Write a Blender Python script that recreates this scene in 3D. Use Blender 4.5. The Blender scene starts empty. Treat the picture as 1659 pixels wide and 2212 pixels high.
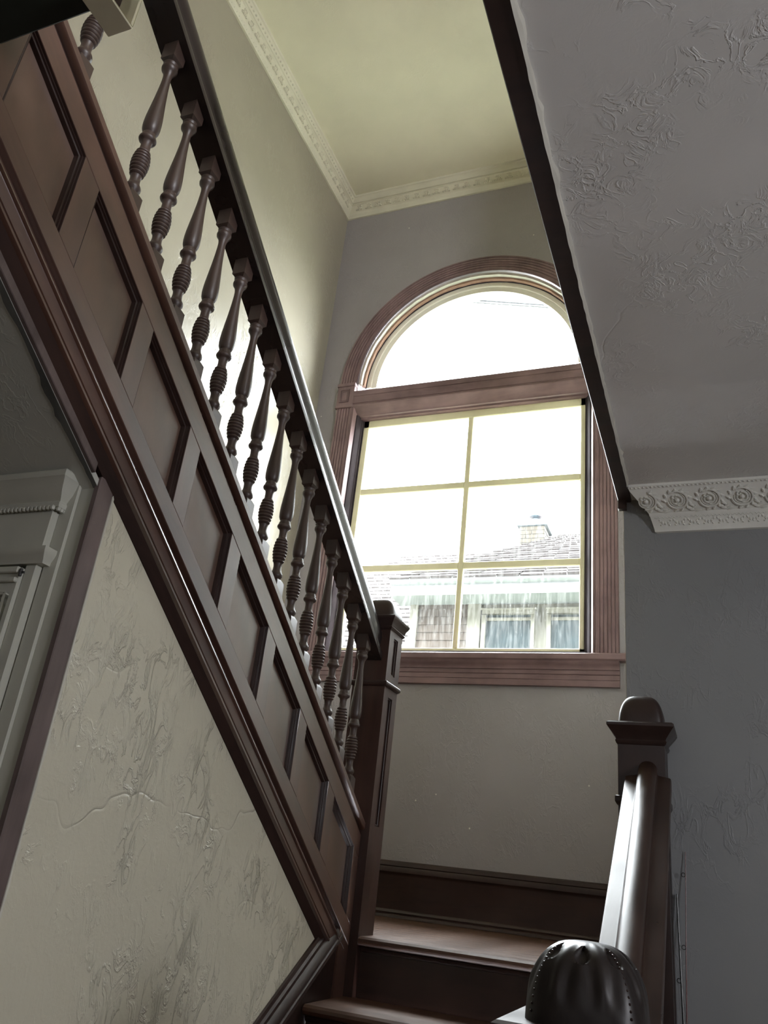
import bpy, bmesh, math, random
from mathutils import Vector, Matrix
R_ = random.Random(7)
PI = math.pi
SC = bpy.context.scene
COL = SC.collection
H = 1.348            # eye height; all coordinates below are measured from the eye, obj() lifts them by H

# ------------------------------------------------------------------ camera, sky, light, exposure
cd = bpy.data.cameras.new('camera'); cam = bpy.data.objects.new('camera', cd); COL.objects.link(cam)
RT = [[0.92722114, 0.35905711, 0.10648448], [-0.05768057, 0.41784587, -0.90668505], [-0.37004582, 0.83455546, 0.40814614]]
cm = Matrix(((RT[0][0], -RT[1][0], -RT[2][0], 0), (RT[0][1], -RT[1][1], -RT[2][1], 0),
             (RT[0][2], -RT[1][2], -RT[2][2], H), (0, 0, 0, 1)))
cam.matrix_world = cm
cd.sensor_fit = 'VERTICAL'; cd.sensor_height = 32.0; cd.lens = 32.0 * 1734.28 / 2212
cd.clip_start = 0.02; cd.clip_end = 200
SC.camera = cam

SKY = 19.0
FILLX, FILLZ, FILLW = 0.3, 0.8, 0.30     # added fill opening behind the camera: centre and size
HFILLY, HFILLZ, HFILLW = 0.2, 0.60, 0.66         # added fill opening in the hall side: centre and size
UPFILL = 1.2                           # size of the added upstairs fill opening
w = bpy.data.worlds.new('overcast_sky'); SC.world = w; w.use_nodes = True
bg = w.node_tree.nodes['Background']; bg.inputs[0].default_value = (0.98, 0.985, 1.05, 1); bg.inputs[1].default_value = SKY

def area(name, loc, rot, sx, sy, watts, col, portal=False):
    d = bpy.data.lights.new(name, 'AREA'); d.shape = 'RECTANGLE'; d.size = sx; d.size_y = sy; d.energy = watts; d.color = col
    o = bpy.data.objects.new(name, d); COL.objects.link(o); o.location = (loc[0], loc[1], loc[2] + H); o.rotation_euler = rot
    if portal: d.cycles.is_portal = True
    return o
area('stair_window_portal', (-1.304, 4.3, 2.35), (-PI / 2, 0, 0), 1.7, 2.7, 1, (1, 1, 1), True)
# openings added out of view for fill daylight, hall and upstairs: sky portals only
area('rear_fill_portal', (FILLX, -3.19, FILLZ), (PI / 2, 0, 0), FILLW, FILLW, 1, (1, 1, 1), True)
area('hall_fill_portal', (2.59, HFILLY, HFILLZ), (0, PI / 2, 0), HFILLW, HFILLW, 1, (1, 1, 1), True)
area('upstairs_fill_portal', (2.59, -0.6, 3.05), (0, PI / 2, 0), UPFILL, UPFILL, 1, (1, 1, 1), True)
SC.view_settings.view_transform = 'Standard'; SC.view_settings.look = 'None'
SC.view_settings.gamma = 1.0; SC.view_settings.use_curve_mapping = False
SC.view_settings.exposure = 1.0
SC.cycles.max_bounces = 8; SC.cycles.diffuse_bounces = 5; SC.cycles.transparent_max_bounces = 10
SC.cycles.caustics_reflective = False; SC.cycles.caustics_refractive = False
SC.cycles.use_denoising = True

# ------------------------------------------------------------------ materials
def mat(name):
    m = bpy.data.materials.new(name); m.use_nodes = True
    nt = m.node_tree; return m, nt, nt.nodes['Principled BSDF']
def nd(nt, typ, **kw):
    n = nt.nodes.new(typ)
    for k, v in kw.items():
        if k in n.inputs: n.inputs[k].default_value = v
        else: setattr(n, k, v)
    return n
def coords(nt, scale=(1, 1, 1), rot=(0, 0, 0), kind='Object'):
    t = nt.nodes.new('ShaderNodeTexCoord'); mp = nt.nodes.new('ShaderNodeMapping')
    mp.inputs['Scale'].default_value = scale; src = t.outputs[kind]
    if any(rot):                                  # turn first, then stretch
        m0 = nt.nodes.new('ShaderNodeMapping'); m0.inputs['Rotation'].default_value = rot
        nt.links.new(src, m0.inputs['Vector']); src = m0.outputs[0]
    nt.links.new(src, mp.inputs['Vector']); return mp.outputs[0]
def ramp(nt, src, stops):
    r = nt.nodes.new('ShaderNodeValToRGB'); e = r.color_ramp.elements
    while len(e) < len(stops): e.new(0.5)
    for i, (p, c) in enumerate(stops):
        e[i].position = p; e[i].color = (c, c, c, 1) if isinstance(c, (int, float)) else (*c, 1)
    nt.links.new(src, r.inputs[0]); return r.outputs[0]
def math2(nt, op, a, b=None):
    n = nt.nodes.new('ShaderNodeMath'); n.operation = op
    for i, v in enumerate((a, b)):
        if v is None: continue
        if isinstance(v, (int, float)): n.inputs[i].default_value = v
        else: nt.links.new(v, n.inputs[i])
    return n.outputs[0]
def noise(nt, vec, scale, detail=4, rough=0.55, dist=0.0):
    n = nd(nt, 'ShaderNodeTexNoise', Scale=scale, Detail=detail, Roughness=rough, Distortion=dist)
    nt.links.new(vec, n.inputs['Vector']); return n.outputs[0]
def bump(nt, p, hgt, strength, dist):
    b = nd(nt, 'ShaderNodeBump', Strength=strength, Distance=dist)
    nt.links.new(hgt, b.inputs['Height']); nt.links.new(b.outputs[0], p.inputs['Normal'])
def mixc(nt, f, a, b):
    n = nt.nodes.new('ShaderNodeMix'); n.data_type = 'RGBA'
    for k, v in ((0, f), (6, a), (7, b)):
        if isinstance(v, tuple): n.inputs[k].default_value = (*v, 1)
        elif isinstance(v, (int, float)): n.inputs[k].default_value = v
        else: nt.links.new(v, n.inputs[k])
    return n.outputs[2]

def wood(name, dark, light, rough, scale, rot=(0, 0, 0), spec=0.5, dust=0.0):
    m, nt, p = mat(name)
    v = coords(nt, scale, rot)
    g = noise(nt, v, 9, 6, 0.65, 0.6)
    c = ramp(nt, g, [(0.32, dark), (0.70, light)])
    vb = coords(nt)
    big = noise(nt, vb, 4.5, 3, 0.6)
    c2 = mixc(nt, ramp(nt, big, [(0.35, 0.0), (0.75, 0.55)]), c, tuple(min(1, x * 1.7 + 0.006) for x in light))
    nt.links.new(c2, p.inputs['Base Color'])
    rr = ramp(nt, big, [(0.3, rough - 0.07), (0.75, rough + 0.16)])
    nt.links.new(rr, p.inputs['Roughness'])
    p.inputs['Specular IOR Level'].default_value = spec
    if dust: p.inputs['Sheen Weight'].default_value = dust; p.inputs['Sheen Roughness'].default_value = 0.45; p.inputs['Coat Weight'].default_value = 0.9; p.inputs['Coat Roughness'].default_value = 0.28; p.inputs['Coat IOR'].default_value = 1.7
    fine = noise(nt, v, 40, 3, 0.6)
    bump(nt, p, fine, 0.12, 0.002)
    return m
SL = math.atan(0.672)
DK, LT = (0.031, 0.0125, 0.008), (0.080, 0.034, 0.020)
W_SLOPE = wood('varnished wood, raked grain', DK, LT, 0.42, (2.2, 0.35, 2.2), (SL, 0, 0), 0.5, 0.03)
W_VERT = wood('varnished wood, upright grain', DK, LT, 0.42, (2.2, 2.2, 0.3), (0, 0, 0), 0.5, 0.03)
W_PANEL = wood('varnished panel wood', (0.042, 0.020, 0.012), (0.086, 0.043, 0.026), 0.46, (1.8, 1.8, 0.35), (0, 0, 0), 0.5, 0.04)
W_DARK = wood('old dark varnished wood', (0.012, 0.0065, 0.0055), (0.027, 0.013, 0.010), 0.33, (2, 2, 0.3))
W_NEWEL = wood('dark red newel wood', (0.018, 0.0085, 0.0065), (0.046, 0.021, 0.015), 0.38, (2.2, 2.2, 0.3))
W_COVE = wood('dull shadowed cove wood', (0.016, 0.008, 0.006), (0.03, 0.015, 0.011), 0.75, (2.2, .35, 2.2), (SL, 0, 0), 0.15)  # darker and matte: the shade of the lower cove is in the colour
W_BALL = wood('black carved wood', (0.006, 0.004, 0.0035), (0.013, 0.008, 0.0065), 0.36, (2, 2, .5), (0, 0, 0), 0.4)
W_DARKX = wood('old dark wood, level grain', (0.014, 0.007, 0.0055), (0.034, 0.016, 0.011), 0.40, (0.3, 2, 2))
W_RAIL = wood('dark handrail wood', (0.008, 0.006, 0.006), (0.018, 0.012, 0.011), 0.27, (2, 0.3, 2), (SL, 0, 0))
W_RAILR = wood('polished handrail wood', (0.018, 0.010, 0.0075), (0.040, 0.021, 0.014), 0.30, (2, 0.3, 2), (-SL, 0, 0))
W_CAS = wood('reddish window casing wood', (0.115, 0.072, 0.072), (0.195, 0.128, 0.127), 0.40, (2, 2, 0.3))
W_CASX = wood('reddish sill wood', (0.115, 0.072, 0.072), (0.195, 0.128, 0.127), 0.38, (0.3, 2, 2))
W_JAMB = wood('dull window jamb wood', (0.026, 0.021, 0.023), (0.044, 0.035, 0.038), 0.85, (2, 2, .3), (0, 0, 0), 0.08)
W_RAW = wood('bare orange wood', (0.20, 0.12, 0.085), (0.30, 0.18, 0.125), 0.6, (2, 2, 2))
W_TREAD = wood('worn stair tread wood', (0.040, 0.019, 0.011), (0.092, 0.045, 0.026), 0.38, (0.3, 2, 2))
W_BAL = wood('turned baluster wood', (0.023, 0.014, 0.0115), (0.050, 0.030, 0.023), 0.40, (2, 2, 0.4))

def plaster(name, col, strength=1.0, rough=0.45, flecks=False, scale=1.0):
    m, nt, p = mat(name)
    v = coords(nt)
    big = noise(nt, v, 2.2 * scale, 2, 0.5)
    patch = ramp(nt, noise(nt, v, 4.2 * scale, 4, 0.6), [(0.46, 0.06), (0.60, 1.0)])
    vs = coords(nt, (1, 1, 0.5))
    ridg = nd(nt, 'ShaderNodeTexNoise', Scale=24 * scale, Detail=5, Roughness=0.6, Distortion=0.8); ridg.noise_dimensions = '3D'
    nt.links.new(vs, ridg.inputs['Vector'])
    rd = ramp(nt, ridg.outputs[0], [(0.455, 0.0), (0.497, 1.0), (0.503, 1.0), (0.56, 0.12)])
    h1 = math2(nt, 'MULTIPLY', rd, patch)
    wv = nd(nt, 'ShaderNodeTexNoise', Scale=3.0, Detail=3); nt.links.new(v, wv.inputs['Vector'])
    vm = nd(nt, 'ShaderNodeMixRGB', blend_type='ADD'); vm.inputs[0].default_value = 0.35
    nt.links.new(v, vm.inputs[1]); nt.links.new(wv.outputs[1], vm.inputs[2])
    vo = nd(nt, 'ShaderNodeTexVoronoi', feature='DISTANCE_TO_EDGE', Scale=1.7 * scale); nt.links.new(vm.outputs[0], vo.inputs['Vector'])
    crack = ramp(nt, vo.outputs[0], [(0.0, 0.7), (0.006, 0.0)])
    crack = math2(nt, 'MULTIPLY', crack, ramp(nt, big, [(0.5, 0.0), (0.6, 0.8)]))
    fine = math2(nt, 'MULTIPLY', noise(nt, v, 22 * scale, 4, 0.6), 0.5)
    hh = math2(nt, 'ADD', math2(nt, 'SUBTRACT', h1, crack), math2(nt, 'ADD', fine, math2(nt, 'MULTIPLY', big, 1.6)))
    bump(nt, p, hh, 1.0, 0.0034 * strength)
    c = mixc(nt, ramp(nt, noise(nt, v, 1.4, 4), [(0.35, 0.0), (0.7, 1.0)]), col, tuple(x * 0.86 for x in col))
    if flecks:
        f = nd(nt, 'ShaderNodeTexVoronoi', feature='F1', Scale=9.0); nt.links.new(v, f.inputs['Vector'])
        sp = math2(nt, 'MULTIPLY', ramp(nt, f.outputs[0], [(0.030, 1.0), (0.045, 0.0)]), ramp(nt, noise(nt, v, 3.1, 1), [(0.54, 0.0), (0.56, 1.0)]))
        c = mixc(nt, sp, c, (0.75, 0.73, 0.66))
    nt.links.new(c, p.inputs['Base Color']); p.inputs['Roughness'].default_value = rough
    return m
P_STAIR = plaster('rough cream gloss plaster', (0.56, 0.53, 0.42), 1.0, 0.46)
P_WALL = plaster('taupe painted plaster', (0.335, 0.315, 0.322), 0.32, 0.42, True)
P_RET = plaster('pale plaster beside the window', (0.70, 0.68, 0.60), 0.4, 0.5)  # return wall and fascia kept pale to bounce light onto the panels
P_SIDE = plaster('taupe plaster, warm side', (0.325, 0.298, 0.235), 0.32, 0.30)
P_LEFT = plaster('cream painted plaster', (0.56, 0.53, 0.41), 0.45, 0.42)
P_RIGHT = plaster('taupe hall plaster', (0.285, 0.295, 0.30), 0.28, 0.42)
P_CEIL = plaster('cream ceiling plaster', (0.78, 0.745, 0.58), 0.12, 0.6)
P_HALL = plaster('grey patched ceiling plaster', (0.88, 0.88, 0.86), 0.32, 0.5, False, 0.9)
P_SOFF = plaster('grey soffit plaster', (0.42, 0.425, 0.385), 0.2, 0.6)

def paint(name, col, rough=0.5, var=0.12, bs=0.2):
    m, nt, p = mat(name); v = coords(nt)
    c = mixc(nt, ramp(nt, noise(nt, v, 6, 4), [(0.35, 0.0), (0.7, 1.0)]), col, tuple(x * (1 - var) for x in col))
    nt.links.new(c, p.inputs['Base Color']); p.inputs['Roughness'].default_value = rough
    bump(nt, p, noise(nt, v, 60, 3), bs, 0.0015); return m
M_CORN = paint('cream cornice paint', (0.66, 0.63, 0.50), 0.55)
M_CORNR = paint('white cornice paint', (0.84, 0.84, 0.78), 0.45)
M_DOOR = paint('old white door paint', (0.46, 0.46, 0.40), 0.45)
M_EDGE = paint('ragged white plaster edge', (0.55, 0.53, 0.46), 0.7, 0.25, 0.8)
M_GREY = paint('flaking dark paint edge', (0.09, 0.09, 0.08), 0.7, 0.5, 0.6)
M_SASH = paint('pale yellow sash paint', (0.86, 0.82, 0.56), 0.45)
M_SASHW = paint('off white sash paint', (0.86, 0.85, 0.74), 0.5)
M_BEAM = paint('dark green black beam paint', (0.010, 0.016, 0.009), 0.6)
M_CREAM = paint('cream bracket paint', (0.62, 0.58, 0.42), 0.5)
M_TRIM = wood('worn purple brown corner wood', (0.045, 0.030, 0.028), (0.12, 0.088, 0.082), 0.5, (2, 2, 0.25))
M_IRON = paint('dark iron', (0.02, 0.02, 0.02), 0.5)
M_RODR = paint('red fishing rod', (0.12, 0.018, 0.012), 0.3)
M_RODB = paint('dark fishing rod', (0.022, 0.026, 0.024), 0.3)
M_ROOF = paint('pinkish brown roof shingle', (0.024, 0.018, 0.017), 0.85, 0.35, 0.8)
M_SID = paint('brown cedar siding', (0.042, 0.031, 0.022), 0.85, 0.3, 0.6)
M_HTRIM = paint('cream house trim', (0.115, 0.112, 0.085), 0.6)
M_FASC = paint('white gutter paint', (0.17, 0.185, 0.18), 0.5)
M_BRICK = paint('buff chimney brick', (0.030, 0.024, 0.015), 0.9, 0.4, 0.6)
M_MORT = paint('chimney mortar', (0.055, 0.052, 0.045), 0.9)
M_CAP = paint('grey chimney cap', (0.05, 0.062, 0.066), 0.8)
M_COWL = paint('blue grey metal cowl', (0.035, 0.055, 0.068), 0.5)
M_CLAY = paint('orange clay flue', (0.30, 0.08, 0.04), 0.8)
M_HGLASS = paint('dark house window glass', (0.030, 0.042, 0.045), 0.25, 0.4, 0.0)
M_GRASS = paint('grey green ground', (0.22, 0.24, 0.18), 0.9)
M_WIRE = paint('grey power line', (0.01, 0.012, 0.013), 0.6)
M_FLOOR = wood('hall floor wood', (0.07, 0.04, 0.024), (0.13, 0.075, 0.045), 0.35, (2, 0.3, 2))
def glass_mat():
    m = bpy.data.materials.new('dirty window glass'); m.use_nodes = True; nt = m.node_tree
    nt.nodes.clear(); out = nt.nodes.new('ShaderNodeOutputMaterial')
    tr = nd(nt, 'ShaderNodeBsdfTransparent'); tr.inputs[0].default_value = (0.97, 1.0, 0.985, 1)
    gl = nd(nt, 'ShaderNodeBsdfGlossy', Roughness=0.03); tl = nd(nt, 'ShaderNodeBsdfTranslucent'); tl.inputs[0].default_value = (0.9, 0.93, 0.88, 1)
    v = coords(nt, (6, 1, 0.9)); v2 = coords(nt)
    streak = ramp(nt, noise(nt, v, 9, 5, 0.7), [(0.45, 0.002), (0.75, 0.028)])
    spot = ramp(nt, noise(nt, v2, 60, 3, 0.7), [(0.62, 0.0), (0.72, 0.10)])
    sep = nt.nodes.new('ShaderNodeSeparateXYZ'); tc = nt.nodes.new('ShaderNodeTexCoord'); nt.links.new(tc.outputs['Object'], sep.inputs[0])
    dirt = math2(nt, 'ADD', streak, math2(nt, 'MULTIPLY', spot, 0.35))
    m1 = nt.nodes.new('ShaderNodeMixShader'); m2 = nt.nodes.new('ShaderNodeMixShader'); m1.inputs[0].default_value = 0.04
    nt.links.new(tr.outputs[0], m1.inputs[1]); nt.links.new(gl.outputs[0], m1.inputs[2])
    nt.links.new(dirt, m2.inputs[0]); nt.links.new(m1.outputs[0], m2.inputs[1]); nt.links.new(tl.outputs[0], m2.inputs[2])
    nt.links.new(m2.outputs[0], out.inputs[0]); return m
M_GLASS = glass_mat()

# ------------------------------------------------------------------ mesh helpers
class B:
    def __init__(s): s.v = []; s.f = []
    def add(s, vs, fs):
        n = len(s.v); s.v += [tuple(p) for p in vs]; s.f += [tuple(i + n for i in f) for f in fs]; return s
    def box(s, x0, x1, y0, y1, z0, z1):
        return s.add([(x, y, z) for x in (x0, x1) for y in (y0, y1) for z in (z0, z1)],
                     [(0, 1, 3, 2), (4, 6, 7, 5), (0, 4, 5, 1), (2, 3, 7, 6), (0, 2, 6, 4), (1, 5, 7, 3)])
    def loft(s, rings, closed=True, caps=True):
        n = len(rings[0]); vs = [p for r in rings for p in r]; fs = []
        for a in range(len(rings) - 1):
            for i in range(n if closed else n - 1):
                j = (i + 1) % n; fs.append((a * n + i, a * n + j, (a + 1) * n + j, (a + 1) * n + i))
        if caps: fs += [tuple(range(n))[::-1], tuple((len(rings) - 1) * n + i for i in range(n))]
        return s.add(vs, fs)
    def rake(s, prof, y0, y1, m):             # profile of (x, w), z = w - m*y, swept along y
        return s.loft([[(x, y, q - m * y) for x, q in prof] for y in (y0, y1)])
    def prism(s, pts, axis, a, b):
        f = {'x': lambda p, t: (t, p[0], p[1]), 'y': lambda p, t: (p[0], t, p[1]), 'z': lambda p, t: (p[0], p[1], t)}[axis]
        return s.loft([[f(p, a) for p in pts], [f(p, b) for p in pts]])
    def lathe(s, prof, cx, cy, n=24):         # (z, r)
        return s.loft([[(cx + r * math.cos(2 * PI * i / n), cy + r * math.sin(2 * PI * i / n), z) for i in range(n)] for z, r in prof])
    def sq(s, prof, cx, cy):                  # square rings (z, half)
        return s.loft([[(cx - h, cy - h, z), (cx + h, cy - h, z), (cx + h, cy + h, z), (cx - h, cy + h, z)] for z, h in prof])
    def tube(s, pts, rad, n=8):
        pts = [Vector(p) for p in pts]; rings = []; u = None
        for i, p in enumerate(pts):
            t = (pts[min(i + 1, len(pts) - 1)] - pts[max(i - 1, 0)]).normalized()
            if u is None: u = t.orthogonal().normalized()
            u = (u - t * u.dot(t)).normalized(); v = t.cross(u); r = rad[i] if isinstance(rad, (list, tuple)) else rad
            rings.append([p + (u * math.cos(2 * PI * k / n) + v * math.sin(2 * PI * k / n)) * r for k in range(n)])
        return s.loft(rings)
    def ball(s, c, r, n=8, m=5, sz=1.0):
        return s.loft([[(c[0] + r * math.sin(PI * j / m) * math.cos(2 * PI * i / n), c[1] + r * math.sin(PI * j / m) * math.sin(2 * PI * i / n),
                         c[2] + sz * r * math.cos(PI * j / m)) for i in range(n)] for j in range(m + 1)], caps=False)

LOC = {}
def thing(name, label, cat, loc, group=None, kind=None):
    o = bpy.data.objects.new(name, None); COL.objects.link(o); o.empty_display_size = 0.1
    o.location = (loc[0], loc[1], loc[2] + H); LOC[o.name] = Vector(loc)
    if label: o['label'] = label
    if cat: o['category'] = cat
    if group: o['group'] = group
    if kind: o['kind'] = kind
    return o
def base_of(o):
    p = Vector((0, 0, 0))
    while o is not None: p += LOC[o.name]; o = o.parent
    return p
def obj(name, b, m, parent=None, label=None, cat=None, kind=None, group=None, bev=0.0, smooth=35, seg=1):
    me = bpy.data.meshes.new(name)
    vs = [Vector(p) for p in b.v]
    if parent is None:
        lo = [min(p[i] for p in vs) for i in range(3)]; hi = [max(p[i] for p in vs) for i in range(3)]
        org = Vector(((lo[0] + hi[0]) / 2, (lo[1] + hi[1]) / 2, lo[2])); loc = org
    else:
        pb = base_of(parent)
        org = sum(vs, Vector()) / len(vs); loc = org - pb
    me.from_pydata([p - org for p in vs], [], b.f)
    bm = bmesh.new(); bm.from_mesh(me)
    bmesh.ops.remove_doubles(bm, verts=bm.verts, dist=1e-6)
    bmesh.ops.recalc_face_normals(bm, faces=bm.faces)
    if bev:
        es = [e for e in bm.edges if len(e.link_faces) == 2 and e.calc_face_angle(0) > 0.5]
        bmesh.ops.bevel(bm, geom=es, offset=bev, segments=seg, affect='EDGES', profile=0.6, clamp_overlap=True)
    for f in bm.faces: f.smooth = True
    bm.to_mesh(me); bm.free()
    me.set_sharp_from_angle(angle=math.radians(smooth))
    me.materials.append(m)
    o = bpy.data.objects.new(name, me); COL.objects.link(o); LOC[o.name] = loc
    if parent is not None: o.parent = parent; o.location = loc
    else: o.location = (loc[0], loc[1], loc[2] + H)
    if label: o['label'] = label
    if cat: o['category'] = cat
    if kind: o['kind'] = kind
    elif parent is None and not cat: o['kind'] = 'structure'
    if group: o['group'] = group
    return o
def copy_to(o, d, parent=None):                # copy of one object, moved by d
    c = o.copy(); COL.objects.link(c); LOC[c.name] = LOC[o.name] + Vector(d); c.location = o.location + Vector(d)
    if parent is not None: c.parent = parent; LOC[c.name] = LOC[o.name] + Vector(d)
    return c

FL = -H
XL, YW = -2.345, 4.0          # left stairwell wall, window wall
ZL = -0.186                   # landing level
ZC = 1.34                     # hall ceiling
ZU = 4.551                    # upper ceiling
XWR = -0.276                  # right side of stairwell
YR = 2.77                     # right wall face
MS = 0.672                    # pitch of the upper flight

# ------------------------------------------------------------------ setting: walls, floors, ceilings
CX, RH = -1.304, 0.76         # window axis and masonry radius
ZSP, ZSILL = 2.92, 1.075      # arch spring, opening bottom
def window_wall():
    b = B(); x0, x1, z0, z1 = -9.0, 8.0, FL - 3.0, ZU + 0.9  # carried far past the room to block skylight from the house opposite
    hl, hr = CX - RH, CX + RH; n = 40
    arc = [(CX - RH * math.cos(PI * i / n), ZSP + RH * math.sin(PI * i / n)) for i in range(n + 1)]
    for y in (YW, YW + 0.28):
        q = lambda pts: b.add([(x, y, z) for x, z in pts], [tuple(range(len(pts)))])
        q([(x0, z0), (hl, z0), (hl, z1), (x0, z1)]); q([(hr, z0), (x1, z0), (x1, z1), (hr, z1)])
        q([(hl, z0), (hr, z0), (hr, ZSILL), (hl, ZSILL)])
        for i in range(n):
            a, c = arc[i], arc[i + 1]; q([a, c, (c[0], z1), (a[0], z1)])
    hole = [(hl, ZSILL)] + arc + [(hr, ZSILL)]
    b.loft([[(x, y, z) for x, z in hole] for y in (YW, YW + 0.28)], True, False)
    return b
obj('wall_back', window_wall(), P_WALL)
obj('sky_block_eave', B().box(-9.5, 8.5, YW + .285, YW + .95, ZU + .75, ZU + .9), M_FASC)  # unseen eave added to hold skylight off the house opposite
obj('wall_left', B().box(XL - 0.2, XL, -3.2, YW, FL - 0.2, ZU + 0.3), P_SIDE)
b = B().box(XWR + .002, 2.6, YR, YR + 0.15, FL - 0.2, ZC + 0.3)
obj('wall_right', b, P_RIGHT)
obj('wall_return', B().box(XWR, XWR + 0.15, YR + 0.15, YW, FL - 0.2, ZC + 0.3).box(XWR, XWR + .15, YR, YW, ZC + 0.3, ZU + .3).box(XWR, XWR + .002, YR + .004, YR + .15, FL - .2, ZC + .3), P_RET)
h = HFILLW / 2
obj('wall_hall', B().box(2.6, 2.75, -3.2, HFILLY - h, FL - 0.2, ZC + 0.3).box(2.6, 2.75, HFILLY + h, YR + 0.15, FL - 0.2, ZC + 0.3).box(2.6, 2.75, HFILLY - h, HFILLY + h, FL - 0.2, HFILLZ - h).box(2.6, 2.75, HFILLY - h, HFILLY + h, HFILLZ + h, ZC + 0.3), P_LEFT)  # opening added out of view to fill the hall with daylight
# wall behind the camera, with an opening added for fill daylight
b = B()
for x0, x1, z0, z1 in ((XL, FILLX - FILLW / 2, FL - .2, 2.2), (FILLX + FILLW / 2, 2.75, FL - .2, 2.2), (FILLX - FILLW / 2, FILLX + FILLW / 2, FL - .2, FILLZ - FILLW / 2), (FILLX - FILLW / 2, FILLX + FILLW / 2, FILLZ + FILLW / 2, 2.2),
                       (XL, 2.75, 2.2, ZU + .3)):
    b.box(x0, x1, -3.35, -3.2, z0, z1)
obj('wall_front', b, P_LEFT)
obj('floor', B().box(XL, 2.6, -3.2, YR, FL - 0.12, FL), M_FLOOR)
obj('ceiling', B().box(XL - .2, 2.75, -3.35, YW + .28, ZU, ZU + 0.2), P_CEIL)
b = B().box(-0.2455, 2.6, -3.2, YR, ZC, ZC + 0.24).box(XL, -0.2455, -3.2, 0.34, ZC, ZC + 0.24)
obj('ceiling.001', b, P_HALL)
b = B().box(2.6, 2.75, -3.2, -.6 - UPFILL / 2, ZC + .3, ZU + .3).box(2.6, 2.75, -.6 + UPFILL / 2, YR + .15, ZC + .3, ZU + .3).box(2.6, 2.75, -.6 - UPFILL / 2, -.6 + UPFILL / 2, ZC + .3, 3.05 - UPFILL / 2).box(2.6, 2.75, -.6 - UPFILL / 2, -.6 + UPFILL / 2, 3.05 + UPFILL / 2, ZU + .3).box(XWR + .15, 2.6, YR + .02, YR + .15, ZC + .3, ZU + .3)
obj('wall_upper', b, P_LEFT)  # unseen opening added upstairs to brighten the ceiling and left wall
obj('floor_upper', B().box(-0.2455, 2.6, -3.2, YR, ZC + 0.24, ZC + 0.30).box(XL, -0.2455, -3.2, 0.34, ZC + .24, ZC + .30), M_FLOOR)
# dark trim board round the opening above, with its ragged plaster edge
obj('trim_9', B().box(-0.290, -0.2455, 0.345, YR - 0.005, ZC + .03, ZC + 0.30), P_RET)  # unseen fascia made pale to throw light on the stringer
obj('trim_1', B().box(-0.292, -0.2455, 0.585, YR - 0.005, ZC - 0.012, ZC + 0.03).box(-0.292, -0.262, YR - .03, YR - .004, ZC - .045, ZC), W_DARKX, bev=0.002)
b = B(); pts = []
for i in range(90):
    y = 0.4 + i * (2.63 - 0.4) / 89; a = 0.002 * R_.random(); c = 0.003 + 0.004 * R_.random() ** 2 + (0.007 if R_.random() < 0.06 else 0)
    pts.append([(-0.2475 - a, y, ZC - 0.0125), (-0.2465 - a, y, ZC - 0.017), (-0.2455 + c * .6, y, ZC - 0.012 + .004 * R_.random()), (-0.2455 + c, y, ZC + 0.002)])
obj('trim_2', b.loft(pts, True, True), M_EDGE, smooth=20)
# wall under the upper flight, its end wall with the cupboard door, the soffit
XP = -1.135
b = B().prism([(1.142, FL - .1), (2.62, FL - .1), (2.62, 1.431 - MS * 2.62), (1.142, 1.431 - MS * 1.142)], 'x', XP - 0.05, XP)
obj('wall_stair', b, P_STAIR)
obj('wall_end', B().box(XL, XP - .004, 1.132, 1.19, FL - .1, 0.72), M_DOOR)
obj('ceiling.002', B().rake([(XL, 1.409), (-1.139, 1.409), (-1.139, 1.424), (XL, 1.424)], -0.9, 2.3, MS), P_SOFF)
pts = []
for i in range(70):
    y = 0.2 + i * 0.93 / 69; a = 0.012 + 0.006 * R_.random() ** 2 + 0.003 * math.sin(i * .35)
    pts.append([(-1.1395, y, 1.4085 - MS * y), (-1.14 - a, y, 1.4072 - MS * y), (-1.14 - a, y, 1.4092 - MS * y), (-1.1395, y, 1.4105 - MS * y)])
obj('trim_3', B().loft(pts), M_GREY, smooth=20)
obj('trim_4', B().box(XP - .012, XP + .003, 1.128, 1.171, FL, 0.672), M_TRIM, bev=0.002)
# ragged bright plaster lip beside that corner trim
pts = []
for i in range(80):
    z = FL + i * (0.655 - FL) / 79; a = 0.002 + 0.005 * R_.random()
    pts.append([(XP - .001, 1.170, z), (XP + .0035, 1.171, z), (XP + .0025, 1.172 + a, z), (XP - .001, 1.174 + a, z)])
obj('trim_5', B().loft(pts), M_EDGE, smooth=20)

# ------------------------------------------------------------------ cornices
def mapper(base, s, d, n):
    base, s, d, n = map(Vector, (base, s, d, n)); d = d.normalized(); n = n.normalized()
    return lambda a, t, h: base + s * a + d * t + n * h
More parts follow.
